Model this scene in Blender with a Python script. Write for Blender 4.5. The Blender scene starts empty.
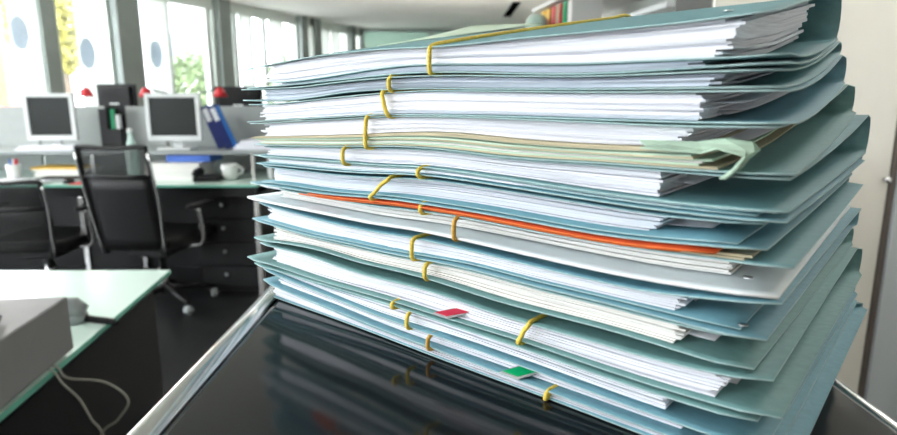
import bpy, math, random
import numpy as np
from mathutils import Vector, Matrix
random.seed(7)
sc = bpy.context.scene
col = sc.collection
R = math.radians

# ------------------------------------------------------------------ camera
cam = bpy.data.cameras.new('camera')
cam_o = bpy.data.objects.new('camera', cam); col.objects.link(cam_o)
cam.sensor_width = 36.0; cam.lens = 23.76; cam.clip_start = 0.01; cam.clip_end = 200
cam_o.location = (0, 0, 1.25); cam_o.rotation_euler = (R(90 - 11.226), 0, 0)
cam.dof.use_dof = True; cam.dof.focus_distance = 0.32; cam.dof.aperture_fstop = 11.0
sc.camera = cam_o

# ------------------------------------------------------------------ world: even bright overcast sky
w = bpy.data.worlds.new('overcast_sky'); sc.world = w; w.use_nodes = True
bg = w.node_tree.nodes['Background']
bg.inputs[0].default_value = (0.88, 0.94, 1.0, 1); bg.inputs[1].default_value = 6.0
sc.view_settings.view_transform = 'Standard'; sc.view_settings.look = 'None'
sc.view_settings.gamma = 1.0; sc.view_settings.use_curve_mapping = False
sc.view_settings.exposure = 1.05
try:
    sc.cycles.max_bounces = 8; sc.cycles.diffuse_bounces = 4; sc.cycles.glossy_bounces = 4
    sc.cycles.transparent_max_bounces = 12; sc.cycles.sample_clamp_indirect = 6
    sc.cycles.caustics_reflective = False; sc.cycles.caustics_refractive = False
except Exception: pass
FILL_W = 26.0      # watts of each added ceiling fill light
FILL_UPLIGHT_W = 60.0  # watts of each added floor uplighter
CEIL = 2.85

# ------------------------------------------------------------------ materials
MATS = {}
def mat(name, c, rough=0.6, metal=0.0, var=0.06, scale=30.0, bump=0.0, spec=0.5, coat=0.0, stretch=None, transl=0.0):
    if name in MATS: return MATS[name]
    m = bpy.data.materials.new(name); m.use_nodes = True; MATS[name] = m
    nt = m.node_tree; b = nt.nodes['Principled BSDF']
    b.inputs['Roughness'].default_value = rough; b.inputs['Metallic'].default_value = metal
    b.inputs['Specular IOR Level'].default_value = spec; b.inputs['Coat Weight'].default_value = coat
    tc = nt.nodes.new('ShaderNodeTexCoord'); n = nt.nodes.new('ShaderNodeTexNoise')
    n.inputs['Scale'].default_value = scale; n.inputs['Detail'].default_value = 3
    src = tc.outputs['UV'] if stretch else tc.outputs['Object']
    if stretch:
        mp = nt.nodes.new('ShaderNodeMapping'); mp.inputs['Scale'].default_value = stretch
        nt.links.new(src, mp.inputs['Vector']); src = mp.outputs['Vector']
    nt.links.new(src, n.inputs['Vector'])
    r = nt.nodes.new('ShaderNodeValToRGB'); r.color_ramp.elements[0].position = 0.3; r.color_ramp.elements[1].position = 0.7
    lo = [max(0, q * (1 - var)) for q in c]; hi = [min(1, q * (1 + var)) for q in c]
    r.color_ramp.elements[0].color = (*lo, 1); r.color_ramp.elements[1].color = (*hi, 1)
    nt.links.new(n.outputs['Fac'], r.inputs['Fac']); nt.links.new(r.outputs['Color'], b.inputs['Base Color'])
    if bump:
        bp = nt.nodes.new('ShaderNodeBump'); bp.inputs['Strength'].default_value = bump; bp.inputs['Distance'].default_value = 0.001
        nt.links.new(n.outputs['Fac'], bp.inputs['Height']); nt.links.new(bp.outputs['Normal'], b.inputs['Normal'])
    if transl:
        t = nt.nodes.new('ShaderNodeBsdfTranslucent'); t.inputs[0].default_value = (*c, 1)
        mx = nt.nodes.new('ShaderNodeMixShader'); mx.inputs[0].default_value = transl
        nt.links.new(b.outputs[0], mx.inputs[1]); nt.links.new(t.outputs[0], mx.inputs[2])
        nt.links.new(mx.outputs[0], nt.nodes['Material Output'].inputs['Surface'])
    return m
def see_through(name, c, clear, rough=0.05, tint=(1, 1, 1)):
    if name in MATS: return MATS[name]
    m = bpy.data.materials.new(name); m.use_nodes = True; MATS[name] = m
    nt = m.node_tree; b = nt.nodes['Principled BSDF']
    b.inputs['Base Color'].default_value = (*c, 1); b.inputs['Roughness'].default_value = rough
    n = nt.nodes.new('ShaderNodeTexNoise'); n.inputs['Scale'].default_value = 12
    mr = nt.nodes.new('ShaderNodeMapRange'); mr.inputs['To Min'].default_value = clear - 0.03; mr.inputs['To Max'].default_value = clear + 0.03
    nt.links.new(n.outputs['Fac'], mr.inputs['Value'])
    t = nt.nodes.new('ShaderNodeBsdfTransparent'); t.inputs[0].default_value = (*tint, 1)
    mx = nt.nodes.new('ShaderNodeMixShader')
    nt.links.new(mr.outputs[0], mx.inputs[0]); nt.links.new(b.outputs[0], mx.inputs[1]); nt.links.new(t.outputs[0], mx.inputs[2])
    nt.links.new(mx.outputs[0], nt.nodes['Material Output'].inputs['Surface'])
    return m
def emit(name, c, s):
    if name in MATS: return MATS[name]
    m = bpy.data.materials.new(name); m.use_nodes = True; MATS[name] = m
    b = m.node_tree.nodes['Principled BSDF']; b.inputs['Emission Color'].default_value = (*c, 1); b.inputs['Emission Strength'].default_value = s
    return m

PAPER = mat('paper_white', (0.81, 0.82, 0.88), 0.75, var=0.15, scale=1.0, stretch=(2.0, 0.9, 1), bump=0.25, spec=0.2)
PAPER_C = mat('paper_cream', (0.82, 0.80, 0.77), 0.75, var=0.13, scale=1.0, stretch=(2.0, 0.9, 1), bump=0.15, spec=0.2)
PAPER_G = mat('paper_green', (0.50, 0.66, 0.52), 0.8, var=0.25, scale=1.0, stretch=(5.0, 1.5, 1), bump=0.2, spec=0.2)
PAPER_T = mat('paper_tan', (0.54, 0.48, 0.33), 0.8, var=0.28, scale=1.0, stretch=(5.0, 1.5, 1), bump=0.2, spec=0.2)
PAPER_B = mat('paper_bluegrey', (0.52, 0.57, 0.65), 0.7, var=0.3, scale=1.0, stretch=(2.0, 0.9, 1), bump=0.15, spec=0.2)
TEAL = mat('card_teal', (0.171, 0.359, 0.388), 0.5, var=0.07, scale=260, bump=0.08, spec=0.36)
TEALB = mat('card_teal_blue', (0.169, 0.365, 0.439), 0.5, var=0.07, scale=260, bump=0.08, spec=0.36)
TEALG = mat('card_teal_green', (0.177, 0.348, 0.342), 0.5, var=0.07, scale=260, bump=0.08, spec=0.36)
RIM = mat('card_cut_edge', (0.42, 0.58, 0.58), 0.7, var=0.1, scale=300, spec=0.2)
ORANGE = mat('card_orange', (0.62, 0.07, 0.015), 0.6, var=0.15, scale=120, spec=0.3)
ORIM = mat('card_orange_edge', (0.78, 0.17, 0.035), 0.6, var=0.15, scale=120, spec=0.3)
SLEEVE = mat('plastic_sleeve_pale', (0.78, 0.86, 0.89), 0.35, var=0.08, scale=40, bump=0.05)
SLRIM = mat('plastic_sleeve_edge', (0.86, 0.88, 0.88), 0.4, var=0.05, scale=100)
BAND = mat('elastic_yellow', (0.93, 0.66, 0.11), 0.6, var=0.18, scale=900, bump=0.4, spec=0.3)
BANDO = mat('elastic_ochre', (0.66, 0.38, 0.08), 0.6, var=0.18, scale=900, bump=0.4, spec=0.3)
RED = mat('tab_red', (0.62, 0.03, 0.07), 0.4, var=0.1)
GREEN = mat('tab_green', (0.0, 0.45, 0.16), 0.4, var=0.1)
TABRIM = mat('tab_plastic_rim', (0.42, 0.44, 0.44), 0.3, var=0.05)
BLACKGLOSS = mat('black_lacquer', (0.012, 0.012, 0.014), 0.10, var=0.1, scale=5, spec=0.45)
CHROME = mat('brushed_silver', (0.78, 0.78, 0.77), 0.22, 1.0, var=0.05, scale=60)
BLACKP = mat('black_plastic', (0.007, 0.007, 0.0075), 0.5, var=0.15, scale=40, spec=0.3)
BLACKM = mat('black_metal', (0.006, 0.006, 0.0065), 0.35, var=0.15, scale=20, spec=0.3)
SILVERP = mat('silver_plastic', (0.72, 0.74, 0.74), 0.4, var=0.04, scale=40)
SCREEN = mat('dark_screen', (0.022, 0.026, 0.024), 0.3, var=0.08, scale=3, spec=0.15)
GLASSTOP = mat('green_frosted_glass', (0.70, 0.88, 0.79), 0.16, var=0.03, scale=3, spec=0.7)
GLASSEDGE = mat('green_glass_edge', (0.16, 0.50, 0.38), 0.15, var=0.1, scale=3, spec=0.7)
CEILM = mat('ceiling_paint', (0.90, 0.88, 0.83), 0.9, var=0.02, scale=3)
WALLM = mat('wall_cream_paint', (0.82, 0.79, 0.72), 0.9, var=0.02, scale=3)
CREAM = mat('cream_lacquer', (0.86, 0.83, 0.74), 0.5, var=0.02, scale=5)
CREAM_SHADE = mat('cream_side_shade', (0.075, 0.075, 0.068), 0.6, var=0.06, scale=5)  # cream cupboard's side face, its shade painted in as a dark colour
GREYDOOR = mat('pale_blue_grey_panel', (0.56, 0.60, 0.62), 0.5, var=0.02, scale=5)
FLOORM = mat('dark_floor', (0.012, 0.0125, 0.013), 0.4, var=0.3, scale=8, bump=0.05)
COLM = mat('grey_green_metal', (0.22, 0.25, 0.235), 0.5, var=0.06, scale=5)
FRAMEW = mat('window_frame_white', (0.58, 0.62, 0.58), 0.5, var=0.03, scale=5)
BLINDM = mat('blind_fabric', (0.80, 0.82, 0.80), 0.85, var=0.03, scale=20, transl=0.5)
DECAL = mat('blind_print_blue', (0.74, 0.81, 0.89), 0.85, var=0.05, scale=20, transl=0.5)
PANE = see_through('window_glass', (0.85, 0.95, 0.9), 0.92, 0.03)
PARTGL = see_through('green_partition_glass', (0.45, 0.62, 0.56), 0.45, 0.05, (0.80, 0.96, 0.90))
MESHM = see_through('black_chair_mesh', (0.008, 0.008, 0.008), 0.5, 0.6)
BOTTLE = see_through('clear_bottle_plastic', (0.75, 0.9, 0.86), 0.45, 0.08, (0.85, 0.97, 0.93))
SCRGREY = mat('desk_screen_grey', (0.42, 0.45, 0.44), 0.7, var=0.03, scale=20)
GREYBOX = mat('grey_metal_case', (0.26, 0.26, 0.26), 0.45, var=0.05, scale=10)
GREYP = mat('grey_plastic', (0.30, 0.33, 0.33), 0.45, var=0.08, scale=20)
NAVY = mat('binder_navy', (0.010, 0.022, 0.13), 0.5, var=0.1, scale=30)
BLUE = mat('binder_blue', (0.015, 0.13, 0.42), 0.5, var=0.1, scale=30)
BLUEB = mat('box_blue', (0.05, 0.15, 0.55), 0.5, var=0.1, scale=30)
WHITEP = mat('white_plastic', (0.80, 0.82, 0.80), 0.5, var=0.03, scale=30)
REDP = mat('red_plastic', (0.62, 0.02, 0.03), 0.4, var=0.08, scale=30)
YELB = mat('binder_yellow', (0.80, 0.50, 0.08), 0.55, var=0.08, scale=30)
GREENB = mat('green_plastic', (0.0, 0.30, 0.12), 0.5, var=0.08, scale=30)
LABELW = mat('label_paper', (0.80, 0.82, 0.83), 0.7, var=0.03, scale=30)
CABLEW = mat('cable_grey_white', (0.42, 0.41, 0.36), 0.5, var=0.05, scale=60)
TEALDOME = mat('teal_globe', (0.40, 0.54, 0.47), 0.3, var=0.06, scale=10)
GRASS = mat('outside_paving', (0.68, 0.68, 0.64), 0.9, var=0.08, scale=2)
LEAFY = mat('autumn_leaf', (0.30, 0.27, 0.055), 0.8, var=0.3, scale=6)
LEAFG = mat('green_leaf', (0.12, 0.17, 0.07), 0.8, var=0.3, scale=6)
BARK = mat('bark', (0.16, 0.12, 0.09), 0.9, var=0.2, scale=20)
BRICKR = mat('red_facade', (0.55, 0.10, 0.06), 0.8, var=0.1, scale=3)
FACW = mat('pale_facade', (0.62, 0.64, 0.66), 0.8, var=0.04, scale=3)
FACD = mat('facade_window', (0.16, 0.20, 0.24), 0.2, var=0.1, scale=3)

# ------------------------------------------------------------------ mesh helpers
class MB:
    def __init__(s): s.v = []; s.f = []; s.m = []
    def add(s, vs, fs, mi=0):
        o = len(s.v); s.v += [tuple(v) for v in vs]
        s.f += [tuple(i + o for i in f) for f in fs]; s.m += [mi] * len(fs); return s
    def box(s, lo, hi, mi=0, rz=0.0, about=None):
        x0, y0, z0 = lo; x1, y1, z1 = hi
        vs = [(x0,y0,z0),(x1,y0,z0),(x1,y1,z0),(x0,y1,z0),(x0,y0,z1),(x1,y0,z1),(x1,y1,z1),(x0,y1,z1)]
        if rz:
            c = about or ((x0+x1)/2, (y0+y1)/2); k, q = math.cos(rz), math.sin(rz)
            vs = [(c[0]+(x-c[0])*k-(y-c[1])*q, c[1]+(x-c[0])*q+(y-c[1])*k, z) for x, y, z in vs]
        return s.add(vs, [(0,3,2,1),(4,5,6,7),(0,1,5,4),(1,2,6,5),(2,3,7,6),(3,0,4,7)], mi)
    def prism(s, pts, z0, z1, mi=0):
        n = len(pts)
        vs = [(x, y, z0) for x, y in pts] + [(x, y, z1) for x, y in pts]
        fs = [tuple(range(n))[::-1], tuple(range(n, 2*n))] + [(i, (i+1) % n, n+(i+1) % n, n+i) for i in range(n)]
        return s.add(vs, fs, mi)
    def lathe(s, prof, n=16, c=(0, 0), mi=0):
        vs = []; fs = []
        for r, z in prof:
            for k in range(n): a = 2*math.pi*k/n; vs.append((c[0]+r*math.cos(a), c[1]+r*math.sin(a), z))
        for j in range(len(prof)-1):
            for k in range(n): fs.append((j*n+k, j*n+(k+1) % n, (j+1)*n+(k+1) % n, (j+1)*n+k))
        fs.append(tuple(range(n))[::-1]); fs.append(tuple((len(prof)-1)*n+k for k in range(n)))
        return s.add(vs, fs, mi)
    def tube(s, pts, r, n=8, closed=False, mi=0, flat=1.0):
        P = [Vector(p) for p in pts]; N = len(P); vs = []; fs = []
        rr = r if isinstance(r, (list, tuple)) else [r]*N
        prev = None
        for i in range(N):
            a = P[(i-1) % N] if (closed or i > 0) else P[i]; b = P[(i+1) % N] if (closed or i < N-1) else P[i]
            t = (b-a).normalized()
            if prev is None:
                up = Vector((0,0,1)) if abs(t.z) < .9 else Vector((1,0,0)); u = t.cross(up).normalized()
            else: u = (prev - t*prev.dot(t)).normalized()
            prev = u; q = t.cross(u)
            for k in range(n):
                an = 2*math.pi*k/n; vs.append(P[i]+u*(rr[i]*math.cos(an))+q*(rr[i]*math.sin(an)*flat))
        for i in range(N if closed else N-1):
            j = (i+1) % N
            for k in range(n): fs.append((i*n+k, i*n+(k+1) % n, j*n+(k+1) % n, j*n+k))
        if not closed: fs.append(tuple(range(n))[::-1]); fs.append(tuple((N-1)*n+k for k in range(n)))
        return s.add(vs, fs, mi)
    def build(s, name, mats, parent=None, bevel=0.0, smooth=False, loc=None, rot=None, uv=None):
        me = bpy.data.meshes.new(name); me.from_pydata(s.v, [], s.f)
        for m in (mats if isinstance(mats, (list, tuple)) else [mats]): me.materials.append(m)
        me.polygons.foreach_set('material_index', s.m)
        if smooth: me.polygons.foreach_set('use_smooth', [True]*len(s.f))
        if uv is not None:
            l = me.uv_layers.new(name='UVMap')
            for lp in me.loops: l.data[lp.index].uv = uv[lp.vertex_index]
        me.update()
        o = bpy.data.objects.new(name, me); col.objects.link(o)
        if parent: o.parent = parent
        if loc: o.location = loc
        if rot: o.rotation_euler = rot
        if bevel:
            b = o.modifiers.new('b', 'BEVEL'); b.width = bevel; b.segments = 2; b.limit_method = 'ANGLE'; b.angle_limit = R(40)
        return o
def tag(o, label, cat=None, group=None, kind=None):
    o['label'] = label
    if cat: o['category'] = cat
    if group: o['group'] = group
    if kind: o['kind'] = kind
    return o
def thing(name, label, cat, loc=(0,0,0), rz=0.0, group=None):
    o = bpy.data.objects.new(name, None); col.objects.link(o); o.empty_display_size = 0.05
    o.location = loc; o.rotation_euler = (0, 0, rz); return tag(o, label, cat, group)
def structure(o): o['kind'] = 'structure'; return o
def copy_tree(o, parent=None):
    c = o.copy(); col.objects.link(c); c.parent = parent
    for ch in o.children: copy_tree(ch, c)
    return c

# ================================================================== ROOM SHELL
FQ = Vector((-3.72, 10.3)); FD = Vector((1.68, 3.8)).normalized(); FN = Vector((FD.y, -FD.x))   # window wall: point, run, inward normal
FRZ = math.atan2(FD.y, FD.x)
def fpt(k, d=0.0): p = FQ + FD*k + FN*d; return (p.x, p.y)
KB, KF = -15.0, 4.2
b0, b1 = fpt(KB), fpt(KF)
XR = 2.4
outline = [(b0[0]-.3, b0[1]), (XR, b0[1]), (XR, 14.25), (b1[0]-.3, 14.25)]
structure(MB().prism(outline, -0.1, 0.0).build('floor', FLOORM))
structure(MB().prism(outline, CEIL, CEIL+0.15).build('ceiling', CEILM))
structure(MB().box((XR, b0[1], 0), (XR+.15, 14.25, CEIL)).build('wall_right', WALLM))
m = MB(); yb0, yb1 = b0[1]-.15, b0[1]
m.box((b0[0]-.3, yb0, 0), (XR+.15, yb1, .78)); m.box((b0[0]-.3, yb0, 2.72), (XR+.15, yb1, CEIL))
m.box((b0[0]-.3, yb0, .78), (-9.4, yb1, 2.72)); m.box((-4.0, yb0, .78), (XR+.15, yb1, 2.72)); structure(m.build('wall_back', WALLM))
def fbox(mb, k0, k1, d0, d1, z0, z1, mi=0):
    return mb.prism([fpt(k0, d1), fpt(k0, d0), fpt(k1, d0), fpt(k1, d1)][::-1], z0, z1, mi)
m = MB(); fbox(m, KB, KF, -.16, 0, 0, .78); structure(m.build('wall_left', WALLM))
m = MB(); fbox(m, KB, KF, -.16, .02, 2.72, CEIL); structure(m.build('trim_1', FRAMEW))
m = MB(); fbox(m, KB, KF, -.16, .12, .76, .80); structure(m.build('trim_2', FRAMEW))
# windows: bays between mullions along the window wall
bays = [(-15,-13.2),(-13.2,-11.4),(-11.4,-9.6),(-9.6,-7.8),(-7.8,-6.0),(-6.0,-4.6),(-4.6,-3.1),(-2.92,-2.15),(-1.80,-1.22),(-1.22,-.42),(-.42,-.28),(-.02,.17),(.17,.54),(.54,.90),(.90,1.37),(1.37,1.84),(2.04,2.30),(2.5,2.87),(2.87,3.24),(3.24,3.61),(3.80,4.2)]
bays += [('b', -9.4+1.8*q, -7.6+1.8*q) for q in range(3)]  # unseen bays behind the camera, added to light the stack front
for i, bay in enumerate(bays):
    k0, k1 = bay[-2:]
    t = bpy.data.objects.new('window_%d' % (i+1), None); col.objects.link(t); structure(t)
    p = fpt((k0+k1)/2) if len(bay) == 2 else ((k0+k1)/2, b0[1]-.07)
    t.location = (p[0], p[1], .8)
    L = (k1-k0)/2
    def loc_box(mb, a0, a1, d0, d1, z0, z1): return mb.box((a0, d0, z0), (a1, d1, z1))
    t.rotation_euler = (0, 0, FRZ if len(bay) == 2 else 0)
    fw = .045
    fr = MB()
    fr.box((-L, -.05, 0), (-L+fw, .05, 1.92)); fr.box((L-fw, -.05, 0), (L, .05, 1.92))
    fr.box((-L+fw, -.05, 0), (L-fw, .05, fw)); fr.box((-L+fw, -.05, 1.92-fw), (L-fw, .05, 1.92))
    fr.build('window_frame', FRAMEW, t)
    MB().box((-L+fw, -.006, fw), (L-fw, .006, 1.92-fw)).build('pane', PANE, t)
# grey structural columns and posts
for k0, k1, d1 in [(-3.10,-2.92,.10),(-2.15,-1.80,.20),(-.28,-.02,.16),(1.84,2.04,.16),(2.30,2.50,.14),(3.61,3.80,.14),(-6.15,-5.9,.16),(-9.75,-9.45,.16),(-13.3,-13.05,.16)]:
    m = MB(); fbox(m, k0, k1, -.16, d1, 0, CEIL); structure(m.build('column', COLM, bevel=.01))
# vertical fabric blind panels with round pale blue print; plain far ones added to cut glare
for n_, (k0, k1, zc, kc, lab) in enumerate([(-3.47,-3.13,2.02,-3.44,'pale fabric blind panel left of the tall grey window post, at picture edge'),
                                (-2.67,-2.25,1.84,-2.56,'pale fabric blind panel with round blue print beside yellow tree'),
                                (-1.62,-1.26,1.90,-1.50,'pale fabric blind panel beyond the wide grey column'),
                                (.22,.50,None,0,'plain pale blind panel added against glare, first one past the second grey column'),
                                (.98,1.33,None,0,'plain pale blind panel added against glare before the slim pair of far posts'),
                                (2.06,2.28,None,0,'plain narrow blind panel added against glare between the slim pair of far posts'),
                                (2.55,2.84,None,0,'plain pale blind panel added against glare just past the slim pair of posts'),
                                (2.9,3.21,None,0,'plain pale blind panel added against glare nearest the far glass partition')]):
    c = fpt((k0+k1)/2, .09)
    t = thing('window_blind', lab, 'blind', (c[0], c[1], .82), FRZ, 'blind panels along the windows')
    L = (k1-k0)/2
    MB().box((-L, -.004, 0), (L, .004, 1.86)).build('fabric_panel', BLINDM, t)
    MB().box((-L, -.012, 1.84), (L, .012, 1.88)).build('head_rail', FRAMEW, t)
    if zc is None: continue
    off = kc-(k0+k1)/2; rr = .10
    lim = max(-L+rr, min(L-rr, off))
    pts = [(lim+rr*math.cos(a), 1.9*rr*math.sin(a)) for a in [2*math.pi*q/24 for q in range(24)]]
    d = MB(); n = 24
    vs = [(x, -.006, z+zc-.82) for x, z in pts]+[(x, -.0045, z+zc-.82) for x, z in pts]
    d.add(vs, [tuple(range(n)), tuple(range(n, 2*n))[::-1]]+[(i, n+i, n+(i+1) % n, (i+1) % n) for i in range(n)])
    d.build('round_print', DECAL, t)
# far glazed partition
t = bpy.data.objects.new('wall_far', None); col.objects.link(t); structure(t); t.location = (0, 14.1, 0)
m = MB(); m.box((b1[0]-.3, 0, 2.78), (XR, .1, CEIL)); m.box((b1[0]-.3, 0, 0), (XR, .1, .12))
m.build('partition_rail', COLM, t)
for x in (-1.99, -.4, 1.1, 2.3): MB().box((x-.05, -.02, .12), (x+.05, .10, 2.78)).build('post', COLM, t)
for x0, x1 in ((-1.94,-.45),(-.35,1.05),(1.15,2.25)): MB().box((x0, .03, .12), (x1, .045, 2.78)).build('pane', PARTGL, t)
structure(MB().prism([(b1[0]-1.5, 14.25), (XR+1, 14.25), (XR+1, 19), (b1[0]-1.5, 19)], -.1, 0).build('floor', FLOORM))
structure(MB().prism([(b1[0]-1.5, 14.25), (XR+1, 14.25), (XR+1, 19), (b1[0]-1.5, 19)], CEIL+.1, CEIL+.2).build('ceiling', CEILM))
structure(MB().prism([(b1[0]-1.5, 18.8), (XR+1, 18.8), (XR+1, 19), (b1[0]-1.5, 19)], 0, CEIL+.1).build('wall_end', WALLM))
structure(MB().prism([(XR+.9, 14.25), (XR+1, 14.25), (XR+1, 19), (XR+.9, 19)], 0, CEIL+.1).build('wall_side', WALLM))
# dark ventilation slot in the ceiling
t = thing('ceiling_vent', 'narrow black slot vent in the white ceiling above the folders', 'vent', (1.13, 11.2, CEIL), R(0))
MB().box((-.07, -.85, -.012), (.07, .85, .0)).build('slot', mat('slot_black', (0.004,0.004,0.004), 0.9, spec=0.0), t)
f = MB(); f.box((-.085, -.87, -.016), (-.07, .87, 0)); f.box((.07, -.87, -.016), (.085, .87, 0)); f.build('vent_frame', FRAMEW, t)
# ceiling panels added as fill light, all out of view
for i, (x, y) in enumerate([(-2.6,-1.6),(-4.6,-1.6),(-3.0,.8),(-5.0,1.2),(1.9,1.25)]):
    t = thing('fill_ceiling_light', ['added ceiling fill light behind the camera near room centre','added ceiling fill light behind the camera near the windows','added ceiling fill light above the near glass desk','added ceiling fill light beside the windows near the glass desk','added ceiling fill light in front of the cream cupboard'][i], 'ceiling light', (x, y, CEIL), 0, 'added ceiling fill lights')
    h = MB(); h.box((-.62,-.32,-.05),(-.6,.32,0)); h.box((.6,-.32,-.05),(.62,.32,0)); h.box((-.6,-.32,-.05),(.6,-.3,0)); h.box((-.6,.3,-.05),(.6,.32,0))
    h.build('housing', FRAMEW, t)
    MB().box((-.6,-.3,-.03),(.6,.3,-.02)).build('diffuser', emit('fill_diffuser', (1,.98,.95), 2.0), t)
    la = bpy.data.lights.new('fill_ceiling_lamp', 'AREA'); la.shape = 'RECTANGLE'; la.size = 1.18; la.size_y = .58; la.energy = FILL_W*(0.16 if x > 0 else 1); la.color = (.97, .98, 1.0)
    lo = bpy.data.objects.new('fill_ceiling_lamp', la); col.objects.link(lo); lo.parent = t; lo.location = (0, 0, -.035)
# floor uplighters added out of view to brighten the ceiling
for x, y, lab in ((.15, 8.2, 'added fill uplighter hidden behind the folder stack'), (-5.0, 4.6, 'added fill uplighter near the windows, beyond the picture edge')):
    t = thing('fill_uplighter', lab, 'added floor lamp', (x, y, 0))
    MB().lathe([(.15,0),(.15,.02),(.03,.03)], 20).build('base', GREYP, t, smooth=True)
    MB().lathe([(.016,.03),(.016,1.62)], 12).build('pole', GREYP, t, smooth=True)
    MB().lathe([(.03,1.60),(.16,1.70),(.17,1.74),(.165,1.74),(.15,1.70),(.02,1.63)], 24).build('bowl_shade', GREYP, t, smooth=True)
    la = bpy.data.lights.new('fill_uplighter_lamp', 'AREA'); la.shape = 'DISK'; la.size = .28; la.energy = FILL_UPLIGHT_W; la.color = (1, .97, .92)
    lo = bpy.data.objects.new('fill_uplighter_lamp', la); col.objects.link(lo); lo.parent = t; lo.location = (0, 0, 1.735); lo.rotation_euler = (R(180), 0, 0)
# sky portals in the window openings
for k0, k1 in ((-15, -6), (-6, -3.1), (-3, 4.1)):
    la = bpy.data.lights.new('window_portal', 'AREA'); la.shape = 'RECTANGLE'; la.size = k1-k0; la.size_y = 1.95
    la.cycles.is_portal = True
    lo = bpy.data.objects.new('window_portal', la); col.objects.link(lo)
    p = fpt((k0+k1)/2, -.2); lo.location = (p[0], p[1], 1.76)
    zax = -Vector((FN.x, FN.y, 0)); xax = Vector((FD.x, FD.y, 0)); yax = zax.cross(xax)
    lo.rotation_euler = Matrix((xax, yax, zax)).transposed().to_euler()

la = bpy.data.lights.new('window_portal', 'AREA'); la.shape = 'RECTANGLE'; la.size = 5.4; la.size_y = 1.95; la.cycles.is_portal = True
lo = bpy.data.objects.new('window_portal', la); col.objects.link(lo); lo.location = (-6.7, b0[1]-.2, 1.76); lo.rotation_euler = (R(90), 0, R(0))
lo.rotation_euler = Matrix(((1,0,0),(0,0,-1),(0,1,0))).transposed().to_euler()

# ================================================================== OUTSIDE
o = MB().box((-70, -30, -1.2), (-2, 80, -1.0)).build('ground_outside', GRASS); structure(o)
m = MB(); vs = []
def tree(x, y, h, rad, leaf, label, seed):
    rnd = random.Random(seed)
    t = thing('tree', label, 'tree', (x, y, -1.0), 0, 'trees outside the windows')
    MB().tube([(0,0,0),(.05,.02,h*.35),(0,.05,h*.7)], [.16,.12,.05], 8).build('trunk', BARK, t, smooth=True)
    c = MB()
    for i in range(1500):
        a = rnd.uniform(0, 6.283); zz = rnd.uniform(-1, 1); q = (1-zz*zz)**.5; rr = rad*rnd.uniform(.55, 1)
        p = Vector((rr*q*math.cos(a), rr*q*math.sin(a), h*.65+rr*zz*1.25)); e = .13
        u = Vector((rnd.uniform(-1,1), rnd.uniform(-1,1), rnd.uniform(-1,1))).normalized(); v = u.orthogonal().normalized()
        c.add([p-u*e, p+v*e*.6, p+u*e, p-v*e*.6], [(0,1,2,3)])
    c.build('foliage', leaf, t)['kind'] = 'stuff'
tree(-8.62, 13.6, 6.2, 1.0, LEAFY, 'yellow autumn tree outside, seen right of the grey window post', 1)
tree(-9.0, 21.5, 3.6, 1.3, LEAFG, 'low green tree outside the window beyond the wide column', 2)
tree(-6.4, 24.0, 3.6, 1.3, LEAFG, 'small green tree far outside the distant windows', 3)
def building(x, y, wd, dp, h, wall, label, rz):
    t = thing('building', label, 'building', (x, y, -1.0), rz)
    MB().box((-wd/2, 0, 0), (wd/2, dp, h)).build('wall', wall, t)
    n = int(wd//2)
    for r in range(int(h//3)):
        for i in range(n):
            xx = -wd/2+1+i*2
            MB().box((xx-.6, -.06, .9+r*3), (xx+.6, -.005, 2.4+r*3)).build('window', FACD, t)
    MB().box((-wd/2-.2, -.2, h), (wd/2+.2, dp+.2, h+.25)).build('roof', FACW, t)
building(-19.5, 20, 8, 6, 6, BRICKR, 'red building outside at the edge of the first window', R(30))
building(-13.5, 30, 7, 6, 9, FACW, 'pale grey building outside behind the wide column', R(20))

# ================================================================== BLACK CABINET UNDER THE STACK
ZT = 1.12
t = thing('pedestal_cabinet', 'tall glossy black cabinet with silver edge trim carrying the folder stack', 'cabinet', (.03, .3, 0))
def rrect(x0, x1, y0, y1, r, n=5):
    out = []
    for cx, cy, a0 in ((x1-r, y1-r, 0), (x0+r, y1-r, 90), (x0+r, y0+r, 180), (x1-r, y0+r, 270)):
        for k in range(n+1): a = R(a0+90*k/n); out.append((cx+r*math.cos(a), cy+r*math.sin(a)))
    return out
MB().prism(rrect(-.153, .154, -.24, .255, .02), .06, ZT-.022).build('body', BLACKGLOSS, t, bevel=.003)
MB().prism(rrect(-.1455, .152, -.242, .257, .018), ZT-.021, ZT).build('lacquered_top', BLACKGLOSS, t, bevel=.004)
tr = MB()
tr.tube([(-.1515, -.225, ZT-.0035), (-.1515, 0, ZT-.0035), (-.1515, .235, ZT-.0035)], .0066, 16)
tr.build('edge_trim', CHROME, t, smooth=True)
MB().tube([(.1555, -.225, ZT-.006), (.1555, 0, ZT-.006), (.1555, .235, ZT-.006)], .0042, 12).build('edge_trim', CHROME, t, smooth=True)
MB().prism(rrect(-.14, .14, -.225, .24, .02), 0, .06).build('plinth', BLACKM, t)
for z0, z1 in ((.08, .56), (.57, 1.08)):
    d = MB().box((-.145, -.252, z0), (.146, -.2405, z1)).build('door', BLACKGLOSS, t, bevel=.002)
    MB().tube([(.11, -.253, (z0+z1)/2-.06), (.11, -.272, (z0+z1)/2-.05), (.11, -.272, (z0+z1)/2+.05), (.11, -.253, (z0+z1)/2+.06)], .004, 8).build('handle', CHROME, d, smooth=True)

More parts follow.
